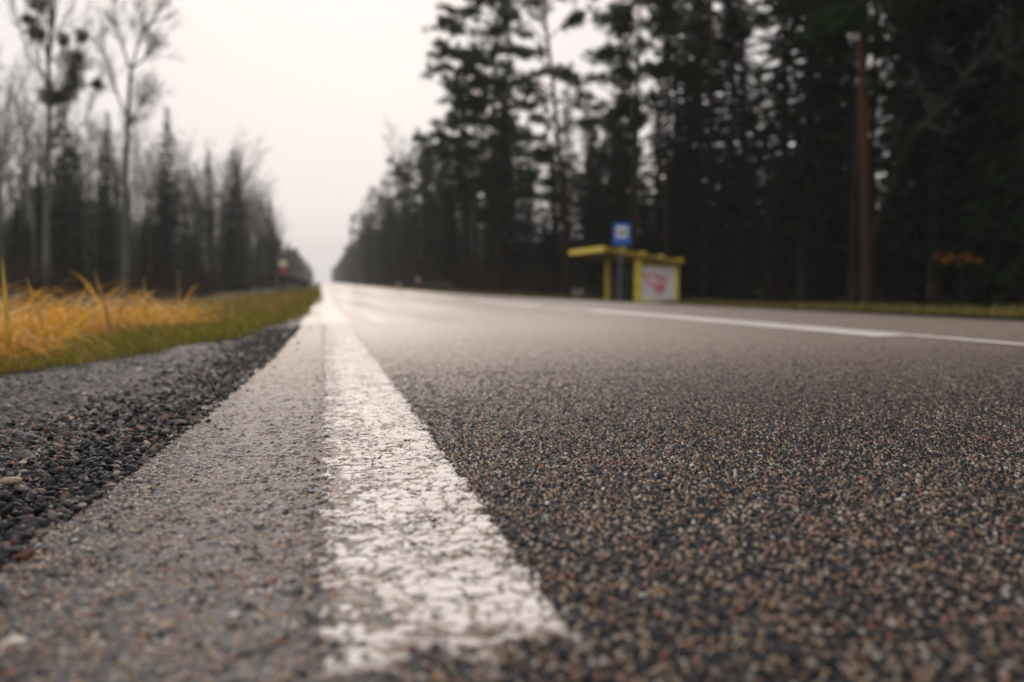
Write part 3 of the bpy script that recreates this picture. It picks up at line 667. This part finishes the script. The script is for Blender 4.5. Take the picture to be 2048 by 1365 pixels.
# spire spruce and its shorter neighbours
def spruce_at(px, pytop, Y, rad, label, seed, group=None, low=.3, dens=1.2):
    b = spot(px, Y); h = P(px, pytop, Y)[2]-b[2]; return tree('spruce_tree', make_spruce(seed, h, rad, low, dens), tuple(b), label, group, seed)
spruce_at(338, 212, 97, 3.0, 'narrow spruce with a pointed spire rising above the left wood', 81, low=1.)
spruce_at(472, 298, 122, 2.7, 'thin pointed spruce right of the spire spruce, at the end of the left wood', 82)
spruce_at(542, 395, 172, 3.6, 'dark spruce at the right end of the left wood beside the open sky', 83)
spruce_at(130, 215, 88, 3.4, 'slim dusky spruce behind the mistletoe tree', 85)
# right side: leaning pine over the shelter
def pine_px(name, pts, Y, crown_from, spread, nl, seed, label, r0=.17, one_side=0., cl=34, bk=None):
    b = spot(pts[0][0], Y); tp = np.array([P(*q, Y) for q in pts])-b; tp[0, 2] = -.4
    return tree(name, make_pine(seed, 0, crown_from, spread, nl, tp, r0, cl, one_side, bk), tuple(b), label)
pine_px('pine_tree', [(1137, 600), (1133, 480), (1126, 380), (1116, 270), (1104, 150), (1088, 20), (1070, -110), (1058, -240)], 56, 6.6, 4.2, 44, 91, 'leaning pine with a curved reddish trunk left of the bus shelter', .22, .35)
pine_px('pine_tree', [(1003, 600), (1000, 450), (990, 330), (985, 200), (992, 90), (1000, 0), (1004, -90)], 60, 5.0, 4.3, 54, 92, 'broad dense pine reaching out over the road beside the leaning pine', .16, .3, 40)
pine_px('pine_tree', [(955, 590), (950, 450), (948, 330), (950, 230), (953, 150)], 68, 4.5, 3.0, 34, 93, 'lower pine with a rounded crown left of the broad dense pine', .13, .2)
pine_px('pine_tree', [(1266, 600), (1268, 450), (1272, 300), (1276, 150), (1280, 0), (1284, -200)], 44, 8.0, 2.5, 40, 94, 'straight dark pine trunk standing behind the bus stop sign', .17)
pine_px('pine_tree', [(1333, 600), (1334, 300), (1336, 100), (1338, -300)], 46, 9.0, 2.8, 40, 95, 'tall pine trunk rising behind the bus shelter roof', .15)
pine_px('pine_tree', [(1737, 640), (1732, 400), (1726, 200), (1720, 60), (1712, -400)], 27, 8.0, 3.0, 40, 96, 'thick pine with orange upper bark in the dark wood', .21, bk=B_ORANGE)
def spr_lab(px, Y, h, rad, seed, label):
    b = spot(px, Y); tree('spruce_tree', make_spruce(seed, h, rad, .3, 1.5), tuple(b), label, None, seed)
spr_lab(1400, 53, 19, 3.6, 101, 'big green spruce with drooping boughs right of the bus shelter')
spr_lab(1345, 57, 21, 3.6, 103, 'tall broad spruce standing directly behind the shelter side wall')
spr_lab(1462, 51, 19, 3.4, 104, 'broad dark spruce right of the big green spruce')
spr_lab(1195, 62, 11, 2.2, 102, 'small dark spruce between the leaning pine and the straight dark pine')
for px, Yd, h, rad, sd, lab in ((1560, 45, 23, 3.4, 105, 'dark spruce left of the orange-barked pine, its lower boughs to the ground'), (1640, 41, 22, 3.2, 106, 'dense dark spruce close behind the orange-barked pine'),
                                (1835, 34, 20, 3.2, 107, 'dark spruce right of the orange-barked pine'), (1975, 29, 19, 3.0, 108, 'black-looking spruce nearest the frame edge in the right wood')):
    spr_lab(px, Yd, h, rad, sd, lab)
for i, (px, pt) in enumerate([(704, 452), (716, 425), (728, 396), (741, 372), (754, 380), (766, 352), (779, 345), (792, 322), (805, 335), (818, 318), (832, 300), (846, 306), (860, 286), (874, 292), (890, 300), (905, 320), (812, 262), (786, 290), (842, 268)]):
    az = math.atan((px-1024)/FPX)+YAW; Yd = (11.2+(i % 3)*1.1)/math.tan(az); b = spot(px, Yd); h = P(px, pt, Yd)[2]-b[2]
    k, v, hp = (('spruce', 2, 21), ('pine', 3, 19), ('spruce', 0, 17))[i % 3] if i < 16 else ('bare', 0, 17); nm, lab, grp = LAB[k]
    tree(nm, PROTO[k][v], tuple(b), lab.format(RIGHT), grp.format(RIGHT), i*1.7, h/hp)
# orange-leaved sapling and the arching bare tree
Yd = 21.; b = spot(1925, Yd); mb = MB(); r = np.random.default_rng(111); top = P(1920, 500, Yd)-b
mb.tube([[0, 0, -.2], top*.5+[.05, 0, 0], top], [.018, .012, .006], 5)
for e in (P(1885, 520, Yd)-b, P(1945, 515, Yd)-b, P(1915, 510, Yd)-b):
    q0 = top*.75; mb.tube([q0, (q0+e)/2+[0, 0, .04], e], [.008, .006, .003], 4)
o = empty('beech_sapling', tuple(b), 'young beech with a few orange leaves in front of the dark wood', 'sapling')
mb.obj('stem', [B_SPR], o); lf = MB()
for c, m in ((P(1890, 518, Yd)-b, 26), (P(1938, 518, Yd)-b, 30), (P(1912, 514, Yd)-b, 14)):
    sprays(lf, c+r.normal(0, 1, (m, 3))*[.16, .16, .06], unit(r.normal(size=(m, 3))), .085, .05, 0, r)
lf.obj('leaves', [N_ORANGE], o)
Yd = 20.5; b = spot(1690, Yd); tp = np.array([P(*q, Yd) for q in ((1690, 640), (1760, 420), (1830, 260), (1890, 190), (1975, 110), (2030, 112))])-b; tp[0, 2] = -.3
mb = MB(); mb.tube(tp, np.linspace(.032, .010, 6), 6); r = np.random.default_rng(112); cr = MB()
for i in range(26):
    t = r.uniform(1.5, 5); k = min(int(t), 4); q = tp[k]+(tp[k+1]-tp[k])*(t-k); grow(cr, r, q, unit(tp[k+1]-tp[k])+r.normal(0, .6, 3), r.uniform(.5, 1.3), .012, 1, 3, (0, 5, 3), .2, .6, (5, 4, 3, 3))
tree('arching_tree', (mb.mesh('arching_trunk', [B_PINE], True), cr.mesh('arching_crown', [B_TWIG])), tuple(b), 'thin bare tree arching to the right before the dark wood')

# ---- the rest of the two woods
r = np.random.default_rng(200)
def free(x, y, d):
    for a, b in TAKEN:
        if (a-x)**2+(b-y)**2 < d*d: return False
    TAKEN.append((x, y)); return True
def lean_in(y, x0): return x0
def fill(side, n_by_kind, pick, mind):
    left = dict(n_by_kind)
    for _ in range(20000):
        if not any(left.values()): break
        k, x, y, sc_, v = pick(left)
        if k is None or left.get(k, 0) <= 0 or not free(x, y, mind): continue
        put_tree(k, x, y, side, r, sc_, v); left[k] -= 1
def pick_left(left):
    y = 78+(260-78)*r.random()**1.5; lim = .33*y+4; lo = float(np.interp(y, [78, 84, 98, 114], [27, 22, 14.5, 10.2]))
    if lim < lo+1: return None, 0, 0, 0, None
    x = -lo-(min(lim, 70)-lo)*r.random()**1.9; ks = [k for k in left if left[k] > 0]; k = ks[int(r.integers(len(ks)))]
    s_ = r.uniform(.42, .82) if k == 'spruce' else r.uniform(.72, 1.02)
    return k, x, y, s_, (int(r.integers(3)) if k == 'spruce' else None)
def pick_right(left):
    y = 13+(250-13)*r.random()**1.9; lo = 15.6 if y < 60 else 11.0; lo = max(lo, 20. if 24 < y < 51 else 18.2 if y <= 24 else lo)
    hi = max(min(.82*y+8, 62), lo+9); x = lo+(hi-lo)*r.random()**1.2
    ks = [k for k in left if left[k] > 0 and (y > 55 or k in ('spruce', 'pine') or r.random() < .15)]
    if not ks: return None, 0, 0, 0, None
    k = ks[int(r.integers(len(ks)))]
    return k, x, y, (r.uniform(.8, 1.2) if y < 62 else r.uniform(.60, .84)), None
fill(LEFT, {'bare': 215, 'pole': 230, 'spruce': 112}, pick_left, 1.05)
fill(RIGHT, {'spruce': 230, 'pine': 120, 'bare': 40, 'pole': 14}, pick_right, 1.5)
# undergrowth along both wood edges
SH = ('reddish-brown leafless shrub at the foot of the wood {}', 'leafless shrubs at the wood edge {}')
def bush(x, y, side, r, s):
    o = link('shrub', BUSH[int(r.integers(3))]); o.location = (x, y, float(gz(x, y))-.05); o.rotation_euler = (0, 0, r.uniform(0, 6.28)); o.scale = (s, s, s)
    tag(o, SH[0].format(side), 'shrub', SH[1].format(side))
for i in range(70):
    y = 45*(200/45)**r.random(); x = -7.5-r.random()**1.3*min(.25*y, 12); bush(x, y, LEFT, r, r.uniform(.55, .95))
for i in range(110):
    y = r.uniform(27, 60) if i < 40 else 58*(230/58)**r.random(); lo = float(bay(y))+2.0 if y < 60 else 9.0
    x = lo+r.random()**1.4*7
    if 26 < y < 52 and x < 19.5: continue
    bush(x, y, RIGHT, r, r.uniform(.6, 1.15))

# ---- far wood on both sides: one mass
def far_wood():
    r = np.random.default_rng(300); mb = MB(); bk = MB()
    for side in (-1, 1):
        for i in range(420):
            y = 235*(1150/235)**(r.random()**.8); x = side*(10.+r.random()**1.2*16)+(0 if side < 0 else 1.0)
            h = r.uniform(10, 15.5) if side < 0 else r.uniform(11, 17.5); z0 = float(gz(x, y))
            nn = int(np.interp(y, [235, 1100], [300, 110])); con = r.random() < .6; big = np.interp(y, [235, 1100], [.55, 1.4])
            t = r.random(nn)**.8; R = (1.9*(1-t)+.25) if con else 1.9*np.sin(np.clip(t*.8+.2, 0, 1)*math.pi)**.6
            a = r.uniform(0, 6.28, nn); C = np.stack([x+np.cos(a)*R*r.random(nn)**.5, y+np.sin(a)*R, z0+.6+t*(h-.6)], -1)
            sprays(mb, C, unit(r.normal(size=(nn, 3))-[0, 0, .3]), big*r.uniform(.7, 1.3, nn), big*.4, 0 if con else 1, r)
            mb.tube([[x, y, z0-.4], [x, y, z0+h*.95]], [.13, .03], 4, 2, False)
        for i in range(620 if side < 0 else 330):        # the depth of the wood behind its first rows
            y = 16*(240/16)**(r.random()**.7); x = side*(r.uniform(26, 85) if side < 0 else r.uniform(30, 80)); h = r.uniform(6, 13) if side < 0 else r.uniform(4.5, 9); z0 = float(gz(x, y))
            if side < 0 and y < 110: continue
            nn = 260; t = r.random(nn)**.9; R = 2.2*(1-t)+.5; a = r.uniform(0, 6.28, nn); C = np.stack([x+np.cos(a)*R*r.random(nn)**.5, y+np.sin(a)*R, z0+.3+t*(h-.3)], -1)
            sprays(mb, C, unit(r.normal(size=(nn, 3))-[0, 0, .3]), r.uniform(.5, 1.1, nn), .32, 0 if r.random() < (.8 if side < 0 else .85) else 1, r)
            mb.tube([[x, y, z0-.4], [x, y, z0+h*.95]], [.13, .03], 4, 2, False)
    return kind(mb.obj('far_forest', [N_SPR, B_TWIG, B_GREY]), 'stuff')
far_wood()

# ------------------------------------------------------------------ bus stop sign
M_STEEL = simple('galvanised_steel', (.16, .17, .18), .45, .15, 5, metal=.3)
M_BLUE = simple('sign_blue', (.001, .13, .58), .35, .08, 3); M_WHITE = simple('sign_white', (.82, .82, .82), .4, .04, 3); M_BLACK = simple('sign_black', (.02, .02, .022), .4, .1, 3)
Ys = 36.; sp_ = P(1239, 602, Ys); sx_, sz_ = sp_[0], float(gz(sp_[0], Ys))
s_top = P(1242, 447, Ys)[2]-sz_; s_bot = P(1242, 490, Ys)[2]-sz_
stop = empty('bus_stop_sign', (sx_, Ys, sz_), 'blue and white bus stop sign on a grey steel post before the shelter', 'sign'); stop.rotation_euler = (0, .022, math.radians(-8))
mb = MB(); mb.tube([(0, 0, -.3), (0, 0, s_top-.05)], [.034, .034], 12); mb.obj('post', [M_STEEL], stop, True)
def rrect(w, h, rad, n=5):
    pts = []
    for cx_, cz_, a0 in ((w/2-rad, h/2-rad, 0), (-w/2+rad, h/2-rad, 90), (-w/2+rad, -h/2+rad, 180), (w/2-rad, -h/2+rad, 270)):
        for i in range(n): a = math.radians(a0+90*i/(n-1)); pts.append((cx_+rad*math.cos(a), cz_+rad*math.sin(a)))
    return pts
def plate(mb, outline, cx_, cz_, y0, y1, m=0):
    n = len(outline); V = [(cx_+a, y0, cz_+b) for a, b in outline]+[(cx_+a, y1, cz_+b) for a, b in outline]+[(cx_, y0, cz_), (cx_, y1, cz_)]
    q = [(i, (i+1) % n, n+(i+1) % n, n+i) for i in range(n)]; t = [((i+1) % n, i, 2*n) for i in range(n)]+[(n+i, n+(i+1) % n, 2*n+1) for i in range(n)]
    mb.add(V, q, t, m)
W_, H_ = .64, s_top-s_bot; zc = (s_top+s_bot)/2
mb = MB(); plate(mb, rrect(W_, H_, .05), 0, zc, -.062, -.045); pl_ = mb.obj('sign_plate', [M_BLUE], stop)
mb = MB(); plate(mb, rrect(.43, .42, .04), 0, zc+.07, -.068, -.0622); wp = mb.obj('white_panel', [M_WHITE], pl_)
mb = MB(); zb = zc+.07                       # bus pictogram, side view
plate(mb, rrect(.33, .125, .02), 0, zb+.0, -.073, -.0682)
for cx_ in (-.09, .09): plate(mb, [(.03*math.cos(a), .03*math.sin(a)) for a in np.arange(14)*2*math.pi/14], cx_, zb-.068, -.0735, -.0683)
mb.obj('bus_symbol', [M_BLACK], pl_)
mb = MB()
for i in range(5): plate(mb, rrect(.045, .035, .006), -.122+i*.06, zb+.028, -.0765, -.0732)
mb.obj('bus_symbol_windows', [M_WHITE], pl_)
mb = MB()
for z_ in (s_bot+.12, s_top-.14): mb.box((-.09, -.044, z_-.02), (.09, .04, z_+.02))
mb.obj('bracket', [M_STEEL], stop)

# ------------------------------------------------------------------ bus shelter
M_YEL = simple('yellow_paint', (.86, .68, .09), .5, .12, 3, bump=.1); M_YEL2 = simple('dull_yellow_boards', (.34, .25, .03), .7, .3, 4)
M_PANEL = simple('dirty_white_panel', (.88, .84, .83), .6, .05, 1.6); M_PINK = simple('pink_spray', (.85, .07, .20), .6, .1, 6)
M_INNER = simple('grey_inner_wall', (.12, .12, .12), .7, .3, 2.5); M_WOOD = simple('bench_wood', (.035, .025, .018), .7, .3, 10)
y0, y1, xf, xr = 41., 45.6, 13.2, 15.1
base = float(gz(13.2, 41.))-.20
def zpx(py, x, y): d = x*_sy+y*_cy; return CAMZ+(565-py)/FPX*d
base = zpx(607, 13.2, 41)
shl = empty('bus_shelter', (xf, y0, base), 'yellow bus shelter with a white side wall sprayed with pink graffiti', 'bus shelter')
def loc(mb): return mb
zfr = zpx(494, 11.7, 40.5)-base; zre = zpx(523, 15.2, 40.5)-base        # roof top, front and rear edge
slope = (zre-zfr)/3.5
def rt(x): return zfr+slope*(x+1.5)                                     # x measured from the front posts
mb = MB(); th = .10                                                      # roof slab
ry0, ry1 = -.3, 5.5
mb.hexa([(-1.5, ry0, rt(-1.5)-th), (2.0, ry0, rt(2.0)-th), (2.0, ry1, rt(2.0)-th), (-1.5, ry1, rt(-1.5)-th), (-1.5, ry0, rt(-1.5)), (2.0, ry0, rt(2.0)), (2.0, ry1, rt(2.0)), (-1.5, ry1, rt(-1.5))])
roof = mb.obj('roof', [M_YEL2], shl)
mb = MB(); mb.box((-1.56, ry0-.03, rt(-1.5)-.2), (-1.505, ry1+.03, rt(-1.5)+.03)); mb.obj('fascia', [M_YEL], roof)
mb = MB(); mb.hexa([(-1.50, ry0-.05, rt(-1.5)-.17), (2.0, ry0-.05, rt(2.0)-.15), (2.0, ry0-.003, rt(2.0)-.15), (-1.50, ry0-.003, rt(-1.5)-.17), (-1.50, ry0-.05, rt(-1.5)+.02), (2.0, ry0-.05, rt(2.0)+.02), (2.0, ry0-.003, rt(2.0)+.02), (-1.50, ry0-.003, rt(-1.5)+.02)]); mb.obj('barge_board', [M_YEL2], roof)
for x in (-.62, .28, 1.1, 1.95):
    mb = MB(); mb.hexa([(x-.05, ry0-.07, rt(x)+.003), (x+.05, ry0-.07, rt(x)+.003), (x+.05, ry1, rt(x)+.003), (x-.05, ry1, rt(x)+.003), (x-.04, ry0-.07, rt(x)+.11), (x+.04, ry0-.07, rt(x)+.11), (x+.04, ry1, rt(x)+.11), (x-.04, ry1, rt(x)+.11)])
    mb.obj('roof_rib', [M_YEL], roof)
for yy_ in (.3, 1.7, 3.1, 4.6):
    mb = MB(); mb.hexa([(-1.45, yy_, rt(-1.45)-th-.16), (1.9, yy_, rt(1.9)-th-.13), (1.9, yy_+.07, rt(1.9)-th-.13), (-1.45, yy_+.07, rt(-1.45)-th-.16), (-1.45, yy_, rt(-1.45)-th-.003), (1.9, yy_, rt(1.9)-th-.003), (1.9, yy_+.07, rt(1.9)-th-.003), (-1.45, yy_+.07, rt(-1.45)-th-.003)])
    mb.obj('rafter', [M_YEL2], roof)
def post(x, y, w, d):
    mb = MB(); mb.box((x, y, -.3), (x+w, y+d, rt(x+w/2)-th-.14)); return mb.obj('post', [M_YEL], shl)
post(0, 0, .27, .18); post(1.78, 0, .17, .16); post(0, 4.5, .17, .16); post(1.78, 4.5, .17, .16)
mb = MB(); mb.box((.272, .05, .10), (1.778, .11, rt(1.7)-.28)); pan = mb.obj('side_wall', [M_PANEL], shl)
mb = MB(); mb.box((.272, .02, -.05), (1.778, .14, .097)); mb.obj('sill', [M_YEL], shl)
mb = MB(); mb.hexa([(.272, .03, rt(1.7)-.277), (1.778, .03, rt(1.7)-.277), (1.778, .13, rt(1.7)-.277), (.272, .13, rt(1.7)-.277), (.272, .03, rt(.3)-th-.15), (1.778, .03, rt(1.75)-th-.145), (1.778, .13, rt(1.75)-th-.145), (.272, .13, rt(.3)-th-.15)]); mb.obj('top_beam', [M_YEL2], shl)
mb = MB(); mb.box((.05, 4.55, .05), (1.778, 4.6, rt(1.7)-.28)); mb.obj('end_wall', [M_INNER], shl)
mb = MB(); mb.box((1.84, .162, .05), (1.90, 4.498, rt(1.9)-.28)); mb.obj('rear_wall', [M_INNER], shl)
bn = MB(); bn.box((1.35, .4, .42), (1.80, 4.3, .47)); bench = bn.obj('bench', [M_WOOD], shl)
mb = MB()
for yy_ in (.6, 2.3, 4.0): mb.box((1.42, yy_, -.05), (1.5, yy_+.08, .418)); mb.box((1.70, yy_, -.05), (1.78, yy_+.08, .418))
mb.obj('bench_legs', [M_WOOD], bench)
mb = MB(); mb.box((-.9, -.1, -.32), (1.95, 4.9, .015)); mb.obj('slab', [simple('shelter_slab', (.16, .14, .13), .8, .3, 6)], shl)
# illegible pink sprayed writing: two words over a third with a big loop
def stroke(mb, pts, r_):
    q = [((px-1287)/46.5*1.0+.27, .044, (604-py)/46.5) for px, py in pts]; mb.tube(q, r_*1.45, 5)
mb = MB()
stroke(mb, [(1287, 546), (1289, 551), (1291, 545), (1294, 552), (1297, 546), (1300, 551), (1303, 547), (1306, 552)], .034)
stroke(mb, [(1311, 548), (1313, 554), (1316, 548), (1319, 556), (1322, 549), (1326, 558), (1329, 551), (1333, 560), (1337, 553), (1338, 561)], .038)
stroke(mb, [(1294, 557), (1297, 563), (1300, 560), (1304, 567), (1307, 563), (1311, 571), (1314, 566), (1318, 573)], .024)
stroke(mb, [(1324+7*math.cos(a), 574+8*math.sin(a)) for a in np.linspace(0, 6.6, 14)], .042); stroke(mb, [(1326, 573), (1331, 577), (1334, 570), (1337, 568)], .04)
mb.obj('graffiti', [M_PINK], pan, True)

# ------------------------------------------------------------------ guardrails and marker posts
M_RAIL = simple('weathered_guardrail', (.028, .034, .042), .8, .25, 2, spec=.1); M_RPOST = simple('guardrail_post_steel', (.06, .065, .07), .6, .2, 4, metal=.3)
def guardrail(x, ya, yb, label, hgt=.78, step=4.0):
    z0 = float(gz(x, ya)); o = empty('guardrail', (x, ya, z0), label, 'guardrail')
    prof = [(-.03, -.16), (.03, -.11), (.03, -.06), (-.02, 0), (.03, .06), (.03, .11), (-.03, .16)]
    yy = np.concatenate([np.linspace(ya, ya+3.0, 6), np.geomspace(ya+4, yb, 40)]); rows = []
    for y in yy:
        zz = float(gz(x, y))+np.interp(y-ya, [0, 2.6, 3.4], [-.05, hgt-.22, hgt-.16])-z0
        rows.append([(a, y-ya, zz+b) for a, b in prof]+[(a-.006, y-ya, zz+b) for a, b in prof[::-1]])
    n = 14; V = np.array(rows).reshape(-1, 3); q = [(i*n+j, i*n+(j+1) % n, (i+1)*n+(j+1) % n, (i+1)*n+j) for i in range(len(yy)-1) for j in range(n)]
    mb = MB(); mb.add(V, q); mb.obj('rail', [M_RAIL], o)
    y = ya+3.2; c = 0
    while y < yb and c < 26:
        mb = MB(); zb_ = float(gz(x, y))-z0; mb.box((-.12, y-ya-.05, zb_-.4), (-.05, y-ya+.05, zb_+hgt-.02)); mb.obj('post', [M_RPOST], o); y += step; c += 1
    return o
gx = P(556, 545, 38.)[0]
guardrail(gx, 35.2, 150, 'dark steel guardrail starting beside the verge left of the road', .98)
guardrail(8.2, 62., 190, 'low steel guardrail along the far side of the road', .75)
M_CREAM = simple('cream_reflector', (.62, .56, .42), .5, .1, 4); M_RED = simple('red_reflector', (.32, .055, .04), .45, .15, 4)
def marker(px, py_top, py_mid, py_bot, Y, wdt, label):
    x = P(px, py_top, Y)[0]; z0 = float(gz(x, Y)); o = empty('marker_post', (x, Y, z0), label, 'marker post')
    zt, zm, zl = (P(px, p_, Y)[2]-z0 for p_ in (py_top, py_mid, py_bot))
    mb = MB(); mb.tube([(0, 0, -.3), (0, 0, zl)], [.04, .04], 8); mb.obj('post', [M_RPOST], o)
    mb = MB(); plate(mb, rrect(wdt*1.15, zt-zm, wdt*.35), 0, (zt+zm)/2, -.03, .03); mb.obj('top_panel', [M_CREAM], o)
    mb = MB(); plate(mb, rrect(wdt*.85, zm-zl, .02), 0, (zm+zl)/2-.002, -.035, .035); mb.obj('red_panel', [M_RED], o)
marker(566, 520, 534, 551, 39.5, .27, 'post with a cream top and a red panel behind the left guardrail')
marker(797, 566, 572, 580, 82, .24, 'pale marker post at the far guardrail, left one of two')
marker(836, 556, 563, 571, 76, .24, 'pale marker post with red panel at the far guardrail, right one of two')

# ------------------------------------------------------------------ haze
n = bpy.data.materials.new('haze_air'); n.use_nodes = True; t = n.node_tree; t.nodes.clear()
oo = t.nodes.new('ShaderNodeOutputMaterial'); pv = t.nodes.new('ShaderNodeVolumePrincipled')
pv.inputs['Color'].default_value = (.93, .92, .93, 1); pv.inputs['Density'].default_value = .00046; pv.inputs['Anisotropy'].default_value = .0
t.links.new(pv.outputs[0], oo.inputs['Volume'])
mb = MB(); mb.box((-395, -60, -3), (395, 1230, 42)); kind(mb.obj('haze', [n]), 'stuff')
